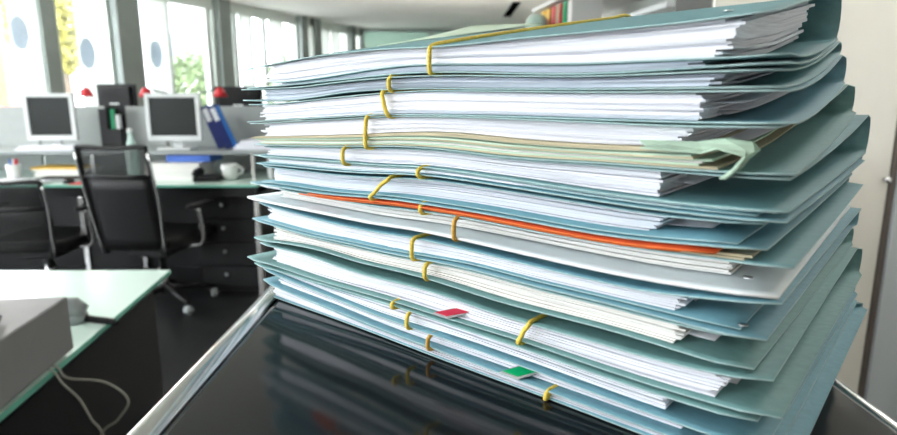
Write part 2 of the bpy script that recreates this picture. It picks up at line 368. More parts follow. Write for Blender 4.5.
# ================================================================== THE FOLDER STACK
AST = R(49.5); P0 = Vector((-0.1301, 0.3888, ZT)); STRZ = AST - R(90)
W = .235; LN = .32; SHEAR = 0.0
SKEW = {1:-.09,2:-.075,3:-.08,4:-.05,5:-.013,6:-.012,7:-.012,8:-.02,9:-.03,10:-.01,11:.008,12:-.005,13:.01,14:.01,15:0,16:0}   # slight twist of each folder
NODES = np.linspace(0, LN, 17)
BOT = {
1:[137.5,137.8,138.4,139.2,140.2,141.1,142.0,143.0,142.8,142.4,141.2,140.3,139.8,140.1,140.7,141.4,141.8],
2:[129.8,129.2,129.4,130.6,132.3,134.5,135.0,135.4,135.5,134.9,134.6,134.3,134.0,134.0,134.0,134.1,134.1],
3:[116.0,117.0,118.4,119.3,120.3,121.3,122.5,123.0,123.0,123.1,123.1,122.9,122.7,122.5,122.3,122.6,123.0],
4:[101.5,102.0,102.7,103.4,104.3,105.2,106.3,107.2,107.4,106.9,105.7,105.7,106.1,106.2,105.9,106.2,106.9],
5:[94.4,94.7,95.2,95.6,95.9,96.1,96.2,97.4,97.8,97.2,96.5,95.7,94.7,94.2,93.8,94.2,94.7],
6:[89.3,89.6,89.9,90.1,90.4,90.9,91.9,93.2,94.0,93.6,93.0,92.4,91.7,91.0,90.7,90.9,91.4],
7:[75.7,76.5,76.6,76.4,76.7,77.7,79.1,79.7,79.6,79.6,79.1,78.5,77.9,77.9,79.4,81.0,81.5],
8:[74.3,74.3,74.3,74.0,73.8,73.6,73.8,74.8,75.4,75.6,75.0,74.4,74.2,74.0,74.6,75.6,75.8],
9:[65.0,64.9,64.7,64.6,64.5,64.2,64.3,65.4,65.6,65.3,64.9,64.4,63.9,63.6,64.0,65.3,66.2],
10:[50.7,50.1,49.5,49.1,49.7,49.9,49.8,50.4,51.3,52.2,51.7,50.9,50.9,50.8,50.3,50.0,50.5],
11:[37.6,39.1,40.9,42.0,41.9,40.6,41.1,41.8,42.0,41.1,39.8,39.7,40.0,40.1,39.2,38.4,39.2],
12:[22.8,23.8,23.1,22.7,22.8,23.4,24.0,24.1,23.6,23.4,23.4,23.3,22.6,22.2,22.2,22.8,24.0],
13:[19.4,20.1,20.3,20.4,20.6,20.8,21.0,21.2,21.2,21.0,20.8,20.6,19.9,19.5,19.5,19.9,20.7],
14:[17.6,16.9,15.8,14.8,14.0,13.0,12.2,12.3,12.5,12.6,12.3,12.0,11.3,10.6,10.6,10.7,11.0],
15:[9.6,8.3,7.4,7.0,6.5,5.6,4.9,4.7,4.8,4.9,4.7,4.5,4.4,4.2,4.2,4.3,4.4],
16:[1.0]*17}
TOP = {
1:[148.6,150.6,151.6,153.3,154.0,154.5,154.9,154.7,153.9,153.9,154.6,154.9,155.0,155.3,155.7,156.9,158.3],
2:[136.6,136.7,136.9,137.3,138.6,139.8,140.6,141.2,141.2,140.8,140.1,139.3,138.8,138.9,139.3,139.4,139.4],
3:[127.0,127.0,128.0,129.4,130.8,132.0,133.2,134.0,134.4,134.0,133.6,133.3,132.9,132.8,132.8,132.9,132.9],
4:[114.8,115.6,117.0,118.1,119.1,120.2,121.3,122.2,122.2,122.3,122.2,121.9,121.7,121.2,120.9,121.4,121.7],
5:[99.9,100.3,101.6,102.6,103.3,104.0,104.9,105.7,106.0,105.5,104.5,104.5,104.9,105.0,104.5,104.6,104.8]}
FLAP1 = [140.4,140.4,140.4,141.2,142.5,144.0,145.6,146.5,146.5,145.7,145.0,144.2,143.5,143.7,143.5,143.7,144.5]
BACKB = {1:168,2:160,3:141,4:123,5:98.5,6:94,7:86,8:80,9:65,10:52.5,11:41,12:23,13:19.5,14:11,15:5,16:1}
BACKT = {1:194,2:167,3:158,4:140.2,5:122}
def smooth_table(tb):
    xs = np.linspace(0, LN, 65); ys = np.interp(xs, NODES, np.array(tb)/1000)
    for _ in range(6): ys[1:-1] = .25*ys[:-2]+.5*ys[1:-1]+.25*ys[2:]
    return xs, ys
def surf(tb, back, l0=.55, ex=1.6):
    xs, ys = smooth_table(tb)
    def f(s, w):
        q = (l0+(1-l0)*max(0, min(1, s/LN))) * max(0, min(1, w/W))**ex
        return float(np.interp(s, xs, ys))*(1-q) + back/1000*q
    return f
def plus(f, d): return lambda s, w: f(s, w)+d
ZB = {i: surf(BOT[i], BACKB[i]) for i in BOT}
DROP = {7:.0015, 10:.0040, 11:.0012, 12:.0060, 14:.0006, 15:.0006}     # upper flap sagging at its front edge
def sag(f, d): return lambda s, w: f(s, w)-.0011-d*max(0, 1-w/.15)*min(1, .35+.65*max(0, s)/.08)*min(1, .25+.75*max(0, LN-s)/.05)
ZTP = {}
for i in BOT:
    ZTP[i] = surf(TOP[i], BACKT[i], .88 if i == 1 else .55, .95 if i == 1 else 1.6) if i in TOP else sag(ZB[i-1], DROP.get(i, 0))
def wig(rnd, amp):
    a, b, c, d = rnd.uniform(8, 20), rnd.uniform(25, 50), rnd.uniform(0, 6), rnd.uniform(0, 6)
    return lambda s: amp*(math.sin(a*s+c)+.5*math.sin(b*s+d))

def cover(i, t, m, rim, s0b, s1b, s0t, s1t, wfb, wft, rnd, wb=W, name='cover'):
    """one sheet of card folded round the far long side: lower flap, rounded spine, upper flap"""
    zb, zt = ZB[i], ZTP[i]; mb = MB(); NS = 26
    wl = [0, .004, .012, .03, .06, .1, .14, .175, .205, 1]
    g1, g2 = wig(rnd, .0007), wig(rnd, .0007)
    rows = []
    for k in range(NS+1):
        tt = k/NS; e = max(0, abs(tt-.5)*2-.97)/.03*.0025
        row = []
        sb = s0b+(s1b-s0b)*tt; st = s0t+(s1t-s0t)*tt
        lo = wfb+g1(sb)+e; hi = wft+g2(st)+e
        wend = wb-.006
        for q in wl:
            w_ = lo+(wend-lo)*min(1, q/.222) if q < 1 else wend
            row.append((sb+SHEAR*w_, w_, zb(sb, w_)))
        z0 = zb(sb, wend); z1 = zt(st, wend); mid = (z0+z1)/2; h = (z1-z0)/2; bul = min(.011, .004+h*.7)
        for a in (-60, -30, 0, 30, 60):
            sm = (sb+st)/2
            row.append((sm+SHEAR*wend, wend+bul*math.cos(R(a)), mid+h*math.sin(R(a))))
        for q in wl[::-1]:
            w_ = hi+(wend-hi)*min(1, q/.222) if q < 1 else wend
            row.append((st+SHEAR*w_, w_, zt(st, w_)))
        rows.append(row)
    n = len(rows[0])
    mb.add([p for r_ in rows for p in r_], [(k*n+j, (k+1)*n+j, (k+1)*n+j+1, k*n+j+1) for k in range(NS) for j in range(n-1)])
    o = mb.build(name, [m, rim], t, smooth=True)
    s_ = o.modifiers.new('s', 'SOLIDIFY'); s_.thickness = .0006; s_.offset = 0; s_.use_rim = True; s_.material_offset_rim = 1
    return o
def sheet(t, name, zf, s0, s1, w0, w1, m, rim, rnd, rot=0.0, thick=.0005, curl=0.0):
    mb = MB(); NS, NW = 22, 8; g = wig(rnd, .0006)
    for k in range(NS+1):
        s = s0+(s1-s0)*k/NS
        for j in range(NW+1):
            w_ = w0+(w1-w0)*j/NW + (g(s) if j == 0 else 0)
            ss = s-rot*(w_-w0)+SHEAR*w_; ww = w_+rot*(s-s0)
            c = curl*max(0, k/NS-.8)/.2
            mb.v.append((ss, ww, zf(ss-SHEAR*ww, ww)+c*c*abs(curl)*1000*0+c))
    n = NW+1
    mb.f = [(k*n+j, (k+1)*n+j, (k+1)*n+j+1, k*n+j+1) for k in range(NS) for j in range(NW)]; mb.m = [0]*len(mb.f)
    uv = [(v[0]*4, v[1]*4) for v in mb.v]
    o = mb.build(name, [m, rim], t, smooth=True, uv=uv)
    s_ = o.modifiers.new('s', 'SOLIDIFY'); s_.thickness = thick; s_.offset = 0; s_.material_offset_rim = 1
    return o
def sheaf(t, i, a, b, s0, s1, w0, m, rnd, rot, zlo=None, zhi=None, name='paper_sheaf', w1=None, gap=.00008):
    zlo = zlo or plus(ZB[i], .0006); zhi = zhi or plus(ZTP[i], -.0006)
    w1 = w1 or w0+.207; mb = MB(); NS = 18; ws = [w0, w0+.03, w0+.1, w1]
    uv = []; off = rnd.uniform(0, 9); g = wig(rnd, .0005)
    for k in range(NS+1):
        s = s0+(s1-s0)*k/NS
        for j, w_ in enumerate(ws):
            ss = s-rot*(w_-w0)+SHEAR*w_; ww = min(w_+rot*(s-s0)+(g(s) if j == 0 else 0), .226)
            l, h = zlo(ss-SHEAR*ww, ww), zhi(ss-SHEAR*ww, ww); d = max(h-l, .0004)
            for q in (a, b):
                mb.v.append((ss, ww, l+d*q-(gap if q == b else 0))); uv.append((s*4+off, (d*q)*1000+off))
    nw = len(ws); st = nw*2
    F = []
    for k in range(NS):
        for j in range(nw-1):
            p = k*st+j*2
            F.append((p, p+2, p+st+2, p+st)); F.append((p+1, p+st+1, p+st+3, p+3))
        p = k*st; F.append((p, p+st, p+st+1, p+1)); p = k*st+(nw-1)*2; F.append((p, p+1, p+st+1, p+st))
    for j in range(nw-1):
        p = j*2; F.append((p, p+1, p+3, p+2)); p = NS*st+j*2; F.append((p, p+2, p+3, p+1))
    mb.f = F; mb.m = [0]*len(F)
    return mb.build(name, m, t, uv=uv)
def papers(t, i, s0, s1, rec, rnd, m=PAPER, th=.0008, fan=.0032, lo=0.0, hi=1.0, zlo=None, zhi=None, mats=None, rots=.006):
    zl = zlo or ZB[i]; zh = zhi or ZTP[i]
    n = max(1, round((zh(.2, .02)-zl(.2, .02))*(hi-lo)/th))
    drift = 0.0
    for k in range(n):
        a = lo+(hi-lo)*k/n; b = lo+(hi-lo)*(k+1)/n
        mm = mats(k, n) if mats else m
        drift = .6*drift+rnd.uniform(-1, 1)*fan*.8
        sheaf(t, i, a, b, s0+drift*1.1+rnd.uniform(-fan, fan)*.7, s1+drift+rnd.uniform(-fan, fan)*.35, rec+max(0, rnd.gauss(.0004, .0003)), mm, rnd, rnd.uniform(-rots, rots), zlo, zhi,
              gap=rnd.choice((0, 0, .00001, .00003)))
    return n
def band(i, t, sb, st, m, wf=0.0, r=.0011):
    zb, zt = ZB[i], ZTP[i]; P = []
    e = .0009
    P.append((sb+.012, .10, zb(sb, .10)-e)); P.append((sb+.004, .045, zb(sb, .045)-e)); P.append((sb+.0015, .012, zb(sb, .012)-e))
    z0 = zb(sb, 0)-e; z1 = zt(st, 0)+e; h = z1-z0
    P.append((sb, wf+.001, z0)); P.append((sb, wf-.0012, z0+min(.0014, h*.2)))
    P.append(((sb*2+st)/3, wf-.0016, z0+h*.35)); P.append(((sb+2*st)/3, wf-.0014, z0+h*.68))
    P.append((st, wf-.0008, z1-min(.0014, h*.2))); P.append((st, wf+.0015, z1))
    for w_ in (.006, .012, .025, .04, .06, .08, .1, .12, .14, .16, .18, .2, W-.008): P.append((st+w_*.06, w_, zt(st+w_*.06, w_)+e))
    bz, tz = zb(sb, W), zt(st, W); P.append((st+.014, W+.0125, tz*.7+bz*.3)); P.append((st+.014, W+.0125, tz*.3+bz*.7))
    for w_ in (W-.008, .2, .15): P.append((sb+.012, w_, zb(sb, w_)-e))
    P = [(s+SHEAR*w_, w_, z) for s, w_, z in P]
    # resample smoothly (closed Catmull-Rom)
    V = [Vector(p) for p in P]; N = len(V); out = []
    for k in range(N):
        p0, p1, p2, p3 = V[k-1], V[k], V[(k+1) % N], V[(k+2) % N]
        for u in (0, .33, .67):
            out.append(.5*((2*p1)+(p2-p0)*u+(2*p0-5*p1+4*p2-p3)*u*u+(3*p1-p0-3*p2+p3)*u**3))
    # keep the cord off the table
    out = [Vector((p.x, p.y, max(p.z, .0013))) for p in out]
    return MB().tube(out, r, 8, True).build('elastic_band', m, t, smooth=True)
def eyelet(t, s, w_, z):
    mb = MB(); mb.lathe([(.0008, 0), (.0017, 0), (.0019, .0004), (.0015, .0006), (.0008, .0003)], 14)
    return mb.build('eyelet', CHROME, t, smooth=True, loc=(s+SHEAR*w_, w_, z))
def index_tab(t, i, s0, s1, w0, w1, m):
    zf = ZB[i]
    def slab(nm, a, b, c, d, z0, z1, mm, par, sl=.010):
        mb = MB(); vs = []
        for s, w_ in ((a, c), (b, c), (b+sl, d), (a+sl, d)):
            for h in (z0, z1): vs.append((s+SHEAR*w_, w_, zf(s, w_)+h+.42*(w_-w0)))
        mb.add(vs, [(0, 2, 4, 6)[::-1], (1, 3, 5, 7), (0, 2, 3, 1), (2, 4, 5, 3), (4, 6, 7, 5), (6, 0, 1, 7)])
        return mb.build(nm, mm, par, bevel=.0002)
    p = slab('index_tab', s0, s1, w0, w1, .0004, .0010, TABRIM, t)
    slab('colour_slip', s0+.0012, s1-.0012, w0+.0008, w1-.0008, .0010, .0013, m, p)

GRP = 'folders in the tall stack'
SPEC = [  # id, label, s0b, s1b, s0t, s1t, wfb, wft, recess, paper s0, s1, cover mats, band
 (1,'topmost teal folder bulging with papers, yellow cord crossing its cover',.004,.309,.004,.306,.0,.0,.003,.018,.288,TEAL,RIM,(.1605,.1605,BAND)),
 (2,'thin grey-blue folder directly under the bulging topmost folder',-.001,.308,-.003,.307,.0,.0,.003,.012,.285,TEAL,RIM,(.1334,.1334,BAND)),
 (3,'folder third from top, thick with very white sheets',.002,.313,.003,.310,.0,.0,.002,.0125,.281,TEALB,RIM,(.1315,.1275,BAND)),
 (4,'folder fourth from top with frayed pale green sheets under white ones',.006,.314,.004,.308,.0,.0,.003,.014,.278,TEALG,RIM,(.1147,.1155,BAND)),
 (5,'folder fifth from top, white sheets right below the frayed green ones',.007,.313,.013,.312,.0,.003,.0055,.012,.268,TEAL,RIM,(.096,.096,BAND)),
 (6,'slim folder sixth from top holding a thin strip of white paper',.009,.313,.012,.309,.0,.003,.004,.016,.278,TEALB,RIM,(.1526,.1526,BAND)),
 (7,'folder seventh from top with slanting yellow cord, just above the orange one',.0,.308,.014,.306,.0,.002,.0125,.009,.268,TEALB,RIM,(.1172,.1306,BAND)),
 (8,'flat bright orange folder with tan sheets in the middle of the stack',.030,.316,.040,.300,.002,.014,.004,.035,.300,TEAL,RIM,(.1523,.1523,BAND)),
 (9,'pale translucent plastic folder below the orange one, without teal card',-.006,.313,.0,.311,.0,.008,.015,.012,.294,SLEEVE,SLRIM,(.1756,.1756,BANDO)),
 (10,'blue-teal folder directly below the pale plastic folder',-.002,.311,.006,.314,.0,.001,.006,.010,.281,TEALB,RIM,(.1478,.1478,BAND)),
 (11,'folder with creamy white sheets, sixth from the bottom of the stack',-.001,.308,.012,.306,.0,.003,.0045,.016,.281,TEALG,RIM,(.1567,.1567,BAND)),
 (12,'thick folder with the red index tab in the lower stack',-.009,.318,.004,.314,.0,.001,.0048,.014,.296,TEALG,RIM,(.2131,.2179,BAND)),
 (13,'very flat teal folder squeezed beneath the red-tabbed one',-.002,.311,.008,.306,.0,.004,.006,.02,.280,TEALG,RIM,(.1325,.1325,BAND)),
 (14,'folder third from the bottom of the stack, slim with white sheets',.008,.314,.012,.310,.0,.003,.0042,.018,.279,TEALB,RIM,(.1436,.1436,BAND)),
 (15,'folder with the green index tab, second from bottom of the stack',.008,.316,.013,.312,.0,.003,.0055,.016,.283,TEALB,RIM,(.1584,.1584,BANDO)),
 (16,'lowest folder of the stack lying on the glossy black top',.011,.322,.014,.316,.0,.002,.0015,.017,.286,TEALB,RIM,(.2284,.2284,BAND)),
]
FT = {}
for (i, label, s0b, s1b, s0t, s1t, wfb, wft, rec, ps0, ps1, cm, rm, bd) in SPEC:
    rnd = random.Random(100+i); SHEAR = SKEW[i]
    t = thing('document_folder', label, 'folder', tuple(P0), STRZ, GRP); FT[i] = t
    s0b -= .006; s0t -= .006
    cover(i, t, cm, rm, s0b, s1b, s0t, s1t, wfb, wft, rnd, wb=W-.004+rnd.uniform(-.004, .004))
    if i == 9: t.children[-1].modifiers['s'].thickness = .0013
    if i == 1:
        fl = surf(FLAP1, 170)
        sheet(t, 'inner_flap', fl, .03, .309, .001, .2, TEAL, RIM, rnd)
        papers(t, 1, ps0, ps1, rec, rnd, zlo=plus(fl, .0005), fan=.005)
        papers(t, 1, .03, .282, .004, rnd, zhi=plus(fl, -.0005), m=PAPER_B, th=.0011, fan=.006)
    elif i == 2:
        papers(t, 2, ps0, ps1, rec, rnd, m=PAPER_B, th=.0009, fan=.005, rots=.015)
    elif i == 4:
        zm = surf([106.9,107.4,108.5,109.5,110.5,111.6,113.0,114.4,115.3,115.4,114.1,113.5,113.2,113.2,114.1,115.1,115.1], 131)
        papers(t, 4, ps0, ps1, rec, rnd, zlo=zm)
        mm = [PAPER_T, PAPER_G, PAPER_C, PAPER_G, PAPER_T, PAPER_G, PAPER_G, PAPER_T]
        papers(t, 4, .008, .285, .0005, rnd, zhi=plus(zm, -.0003), th=.0009, fan=.006, mats=lambda k, n: mm[k % 8], rots=.008)
    elif i == 8:
        papers(t, 8, ps0, ps1, rec, rnd, m=PAPER_T, th=.0008, hi=.5)
        zo = lambda s, w_: ZTP[8](s, w_)*.75+ZB[8](s, w_)*.25
        sheet(t, 'orange_card', zo, .060, .293, -.0005, .15, ORANGE, ORIM, rnd, thick=.0007)
        sheet(t, 'orange_card', lambda s, w_: zo(s, w_)-.0012, .05, .28, .0012, .15, ORANGE, ORIM, rnd, thick=.0007)
    elif i == 11:
        papers(t, 11, ps0, ps1, rec, rnd, m=PAPER_C)
    elif i == 9:
        papers(t, 9, ps0, ps1, rec, rnd, m=PAPER_C, lo=.12)
    elif i in (13,):
        papers(t, i, ps0, ps1, rec, rnd, m=PAPER_B, th=.0006)
    else:
        papers(t, i, ps0, ps1, rec, rnd)
    band(i, t, bd[0], bd[1], bd[2], wf=min(wfb, wft))
    # loose sheets sliding out at the short end
    if i in (3, 4, 5, 7, 10, 11, 12, 15):
        for k in range(3):
            fr = rnd.uniform(.15, .85); zl, zh = ZB[i], ZTP[i]
            zf = (lambda fr: (lambda s, w_: zl(s, w_)*(1-fr)+zh(s, w_)*fr))(fr)
            sheet(t, 'loose_sheet', zf,   .03, min(ps1+rnd.uniform(.004, .018), s1t-.014), rec+.012+.01*k, .215, PAPER, PAPER, rnd, rot=rnd.uniform(-.03, .03), thick=.0003)
    if i in (7, 10, 6):
        sheet(t, 'inner_flap', plus(ZB[i], .0011), s0b+.012, s1b-.009, .003, .2, cm, rm, rnd, thick=.0005)
SHEAR = SKEW[12]
index_tab(FT[12], 12, .1610, .1715, -.001, .0075, RED)
SHEAR = SKEW[15]
index_tab(FT[15], 15, .2025, .2135, -.0005, .0098, GREEN)
SHEAR = SKEW[1]
eyelet(FT[1], .283, .035, ZTP[1](.283, .035)+.0004)
SHEAR = SKEW[9]
eyelet(FT[9], .300, .02, ZB[9](.300, .02)+.0004)
SHEAR = SKEW[10]
eyelet(FT[10], .302, .008, ZB[10](.302, .008)+.0012)
# frayed, folded-over green sheet end of the fourth folder
SHEAR = SKEW[4]
mb = MB(); rnd = random.Random(5); zz = ZB[4]
prof = [(.264, .0085), (.274, .0102), (.284, .0092), (.2925, .0108), (.2985, .0095), (.3005, .0062), (.2975, .0022), (.2935, -.0022)]
ws = [-.004, -.001, .002, .006, .010]
for s, h in prof:
    for w_ in ws:
        mb.v.append((s+SHEAR*w_+rnd.uniform(-.0018, .0018), w_+rnd.uniform(-.0012, .0012), zz(.3, 0)+h*(1-.25*(w_ < 0))+rnd.uniform(-.0011, .0011)))
n = len(ws); mb.f = [(k*n+j, (k+1)*n+j, (k+1)*n+j+1, k*n+j+1) for k in range(len(prof)-1) for j in range(n-1)]; mb.m = [0]*len(mb.f)
o = mb.build('frayed_sheet_end', PAPER_G, FT[4], uv=[(v[0]*9, v[2]*300) for v in mb.v])
s_ = o.modifiers.new('s', 'SOLIDIFY'); s_.thickness = .0006
# pale green sheet lying on the topmost folder
SHEAR = SKEW[1]
t = thing('loose_document', 'pale green sheet lying on top of the topmost folder', 'paper', tuple(P0), STRZ)
sheet(t, 'sheet', lambda s, w_: ZTP[1](s, w_)+.0012+.006*max(0, (w_-.10)/.125)**1.5*max(0, 1-(s-.035)/.08), .035, .105, .09, .225, mat('paper_pale_green', (.62,.74,.58), .8, var=.05, scale=50), MATS['paper_pale_green'], random.Random(3), rot=.05)

# ================================================================== NEAR DESK WITH GREY CASE
t = thing('office_desk', 'near desk with pale green glass top under the grey case', 'desk', (-1.4, 1.2, 0))
ox, oy = -1.4, 1.2
MB().prism([(-2.6-ox, 1.72-oy), (-2.6-ox, .5-oy), (-.69-ox, .5-oy), (-.852-ox, 1.745-oy)], .728, .74).build('glass_top', [GLASSTOP], t)
MB().prism([(-.6902-ox, .5-oy), (-.6885-ox, .5-oy), (-.8505-ox, 1.747-oy), (-.8522-ox, 1.746-oy)], .7285, .7395).build('glass_edge', GLASSEDGE, t)
MB().prism([(-.74-ox, .5-oy), (-.715-ox, .5-oy), (-.865-ox, 1.66-oy), (-.89-ox, 1.66-oy)], .02, .70).build('side_panel', BLACKM, t)
fr = MB(); fr.box((-2.55-ox, 1.60-oy, .68), (-.90-ox, 1.64-oy, .727)); fr.box((-2.55-ox, .6-oy, .68), (-.80-ox, .64-oy, .727)); fr.build('frame_rail', BLACKM, t)
for x, y in ((-2.5, 1.6), (-2.5, .6), (-.93, 1.6), (-.80, .6)): MB().lathe([(.03, 0), (.02, .02), (.02, .70), (.03, .728)], 12, (x-ox, y-oy)).build('leg', CHROME, t, smooth=True)
# grey case
t = thing('computer_case', 'flat grey metal case on the near glass desk', 'computer', (-.905, .972, .74), R(7.5))
MB().box((-.42, -.30, .008), (.155, .155, .12)).build('housing', GREYBOX, t, bevel=.004)
for x, y in ((-.38,-.26),(.12,-.26),(-.38,.12),(.12,.12)): MB().lathe([(.015,0),(.018,.008)], 10, (x, y)).build('foot', BLACKP, t)
f = MB()
for k in range(6): f.box((-.4+k*.012, .1552, .03), (-.394+k*.012, .157, .10))
f.build('vent_slots', BLACKP, t)
# grey handset on desk by the case
t = thing('telephone_handset', 'grey telephone handset lying on near desk beside the grey case', 'telephone', (-.945, 1.30, .74), R(100))
MB().tube([(0,-.09,.02),(0,-.07,.035),(0,-.03,.043),(0,.03,.043),(0,.07,.035),(0,.09,.02)], [.022,.026,.018,.018,.026,.022], 12).build('grip', GREYP, t, smooth=True)
MB().lathe([(.026,0),(.026,.018),(.02,.022)], 14, (0,-.075)).build('earpiece', GREYP, t, smooth=True)
MB().lathe([(.026,0),(.026,.018),(.02,.022)], 14, (0,.075)).build('mouthpiece', GREYP, t, smooth=True)
cp = []
for k in range(140):
    u = k/139; a = u*24*math.pi*1.0
    wx, wy = -.862+.10*u, 1.315-.03*u+.006*math.cos(a); wx += .945; wy -= 1.30
    k_, q_ = math.cos(R(100)), math.sin(R(100))
    cp.append((wx*k_+wy*q_, -wx*q_+wy*k_, .010+.006*math.sin(a)))
MB().tube(cp, .0028, 6).build('coiled_cord', BLACKP, t, smooth=True)
# round dark dial on case and black cable
t = thing('desk_phone', 'dark grey rounded device on top of the flat grey case', 'device', (-.905, 1.02, .86), R(7))
MB().lathe([(.05,0),(.052,.012),(.045,.026),(.03,.032)], 20).build('base', GREYP, t, smooth=True)
MB().lathe([(.028,.03),(.026,.038),(.01,.041)], 16).build('dial', BLACKP, t, smooth=True)
MB().tube([(.045,0,.012),(.10,-.03,.010),(.13,-.10,.006),(.138,-.16,.003)], .004, 8).build('cord', BLACKP, t, smooth=True)
def catm(P, n=10):
    V = [Vector(p) for p in P]; V = [V[0]*2-V[1]]+V+[V[-1]*2-V[-2]]; out = []
    for k in range(1, len(V)-2):
        p0, p1, p2, p3 = V[k-1:k+3]
        for j in range(n):
            u = j/n; out.append(.5*((2*p1)+(p2-p0)*u+(2*p0-5*p1+4*p2-p3)*u*u+(3*p1-p0-3*p2+p3)*u**3))
    out.append(V[-2]); return out
tag(MB().tube(catm([(-.790,1.08,.7425),(-.762,1.075,.738),(-.735,1.06,.724),(-.657,1.05,.72),(-.617,1.05,.684),(-.641,1.05,.642),(-.68,1.05,.60),(-.69,1.05,.45),(-.64,1.02,.004)], 12), .0024, 8).build('power_cable', CABLEW, smooth=True),
    'pale grey cable hanging in a wide loop from the near desk', 'cable')
tag(MB().tube(catm([(-.790,1.065,.7425),(-.760,1.06,.736),(-.738,1.05,.716),(-.71,1.05,.684),(-.692,1.05,.642),(-.672,1.05,.60),(-.66,1.05,.45),(-.60,1.0,.004)], 12), .0024, 8).build('power_cable', CABLEW, smooth=True),
    'pale grey cable hanging straight down from the near desk', 'cable')

# ================================================================== FAR DESK ROW
t = thing('office_desk', 'long desk with pale green glass top and riser shelf, carrying two monitors', 'desk', (-2.2, 4.0, 0))
ox, oy = -2.2, 4.0
MB().box((-2.3, -.41, .726), (1.035, .42, .74)).build('glass_top', GLASSTOP, t)
MB().box((-2.3, -.4135, .7265), (1.036, -.4105, .7395)).build('glass_edge', GLASSEDGE, t)
MB().box((-2.25, -.36, .66), (1.0, -.32, .725)).build('frame_rail', BLACKM, t)
MB().box((-2.25, .36, .0), (1.0, .375, .725)).build('modesty_panel', BLACKM, t)
for x in (-.095, 1.0): MB().box((x-.016, -.36, 0), (x+.016, -.32, .66)).build('leg', CHROME, t, bevel=.004)
for x in (-2.2, -.095, 1.0): MB().box((x-.016, .33, 0), (x+.016, .358, .726)).build('leg', CHROME, t, bevel=.004)
MB().box((-2.3, -.10, .898), (1.03, .40, .918)).build('riser_shelf', GREYP, t, bevel=.002)
for x in (-.16, .90): MB().box((x-.01, -.08, .74), (x+.01, -.06, .898)).build('riser_post', CHROME, t)
MB().box((1.005, -.10, .74), (1.03, .40, .898)).build('riser_side', SILVERP, t)
for x0, x1 in ((-2.3, -.85), (-.83, .10), (.12, 1.05)):
    o = MB().box((x0, .44, .30), (x1, .465, 1.205)).build('desk_screen', SCRGREY, bevel=.004, loc=(ox, oy, 0))
    tag(o, {(-2.3): 'grey desk divider screen behind the monitor at the picture edge', (-.83): 'grey desk divider screen between the two silver monitors', .12: 'grey desk divider screen behind the leaning blue binders'}[x0], 'divider', 'grey desk divider screens')
def monitor(name, label, loc, rz, wd, ht, case, lean=4):
    t = thing(name, label, 'monitor', loc, rz)
    bz = .026
    f = MB()
    zb_ = .06
    f.box((-wd/2, -.02, zb_), (-wd/2+bz, .02, zb_+ht)); f.box((wd/2-bz, -.02, zb_), (wd/2, .02, zb_+ht))
    f.box((-wd/2+bz, -.02, zb_), (wd/2-bz, .02, zb_+bz*1.35)); f.box((-wd/2+bz, -.02, zb_+ht-bz), (wd/2-bz, .02, zb_+ht))
    f.build('bezel', case, t, bevel=.002)
    MB().box((-wd/2+bz, -.008, zb_+bz*1.35), (wd/2-bz, .012, zb_+ht-bz)).build('screen', SCREEN, t)
    MB().box((-wd/2+.02, .02, zb_+.02), (wd/2-.02, .05, zb_+ht-.02)).build('rear_shell', case, t, bevel=.008)
    MB().box((-.03, .03, .01), (.03, .055, zb_+.10)).build('stand_neck', case, t)
    MB().box((-.11, -.06, 0), (.11, .11, .014)).build('stand_base', case, t, bevel=.005)
    return t
monitor('computer_monitor', 'silver-framed flat monitor with dark screen at the picture edge', (-2.715, 4.1, .918), R(8), .315, .317, SILVERP)
monitor('computer_monitor', 'silver-framed flat monitor with dark screen beside the leaning blue binders', (-1.852, 4.05, .918), R(4), .355, .315, SILVERP)
# black monitors on the desk row behind
t = thing('office_desk', 'rear desk row mostly hidden behind the grey dividers', 'desk', (-2.2, 5.0, 0))
MB().box((-2.3, -.4, .726), (1.0, .4, .74)).build('glass_top', GLASSTOP, t)
for x in (-2.2, .9):
    for y in (-.35, .35): MB().box((x-.02, y-.02, 0), (x+.02, y+.02, .726)).build('leg', CHROME, t)
MB().box((-2.25, -.10, .898), (.95, .30, .918)).build('riser_shelf', GREYP, t, bevel=.002)
for x in (-2.2, -.7, .9): MB().box((x-.01, -.08, .74), (x+.01, .28, .898)).build('riser_post', CHROME, t)
def back_monitor(label, loc, rz, wd, ht, par=None):
    t = thing('computer_monitor', label, 'monitor', loc, rz)
    MB().box((-wd/2, 0, .10), (wd/2, .022, .10+ht)).build('bezel', BLACKP, t, bevel=.005)
    MB().box((-wd/2+.03, -.035, .12), (wd/2-.03, 0, .08+ht)).build('rear_shell', BLACKP, t, bevel=.012)
    MB().box((-.04, -.0375, .10+ht*.48), (.04, -.0352, .10+ht*.58)).build('badge', SILVERP, t)
    MB().box((-.035, -.03, .01), (.035, 0, .16)).build('stand_neck', BLACKP, t)
    MB().box((-.12, -.10, 0), (.12, .10, .014)).build('stand_base', BLACKP, t, bevel=.005)
    MB().box((-wd/2+.015, .0225, .115), (wd/2-.015, .025, .085+ht)).build('screen', SCREEN, t)
back_monitor('black monitor seen from the back between the two silver monitors', (-2.72, 4.95, .918), R(-6), .34, .36)
back_monitor('black monitor seen from the back behind the top folders', (-1.72, 4.95, .918), R(6), .38, .34)
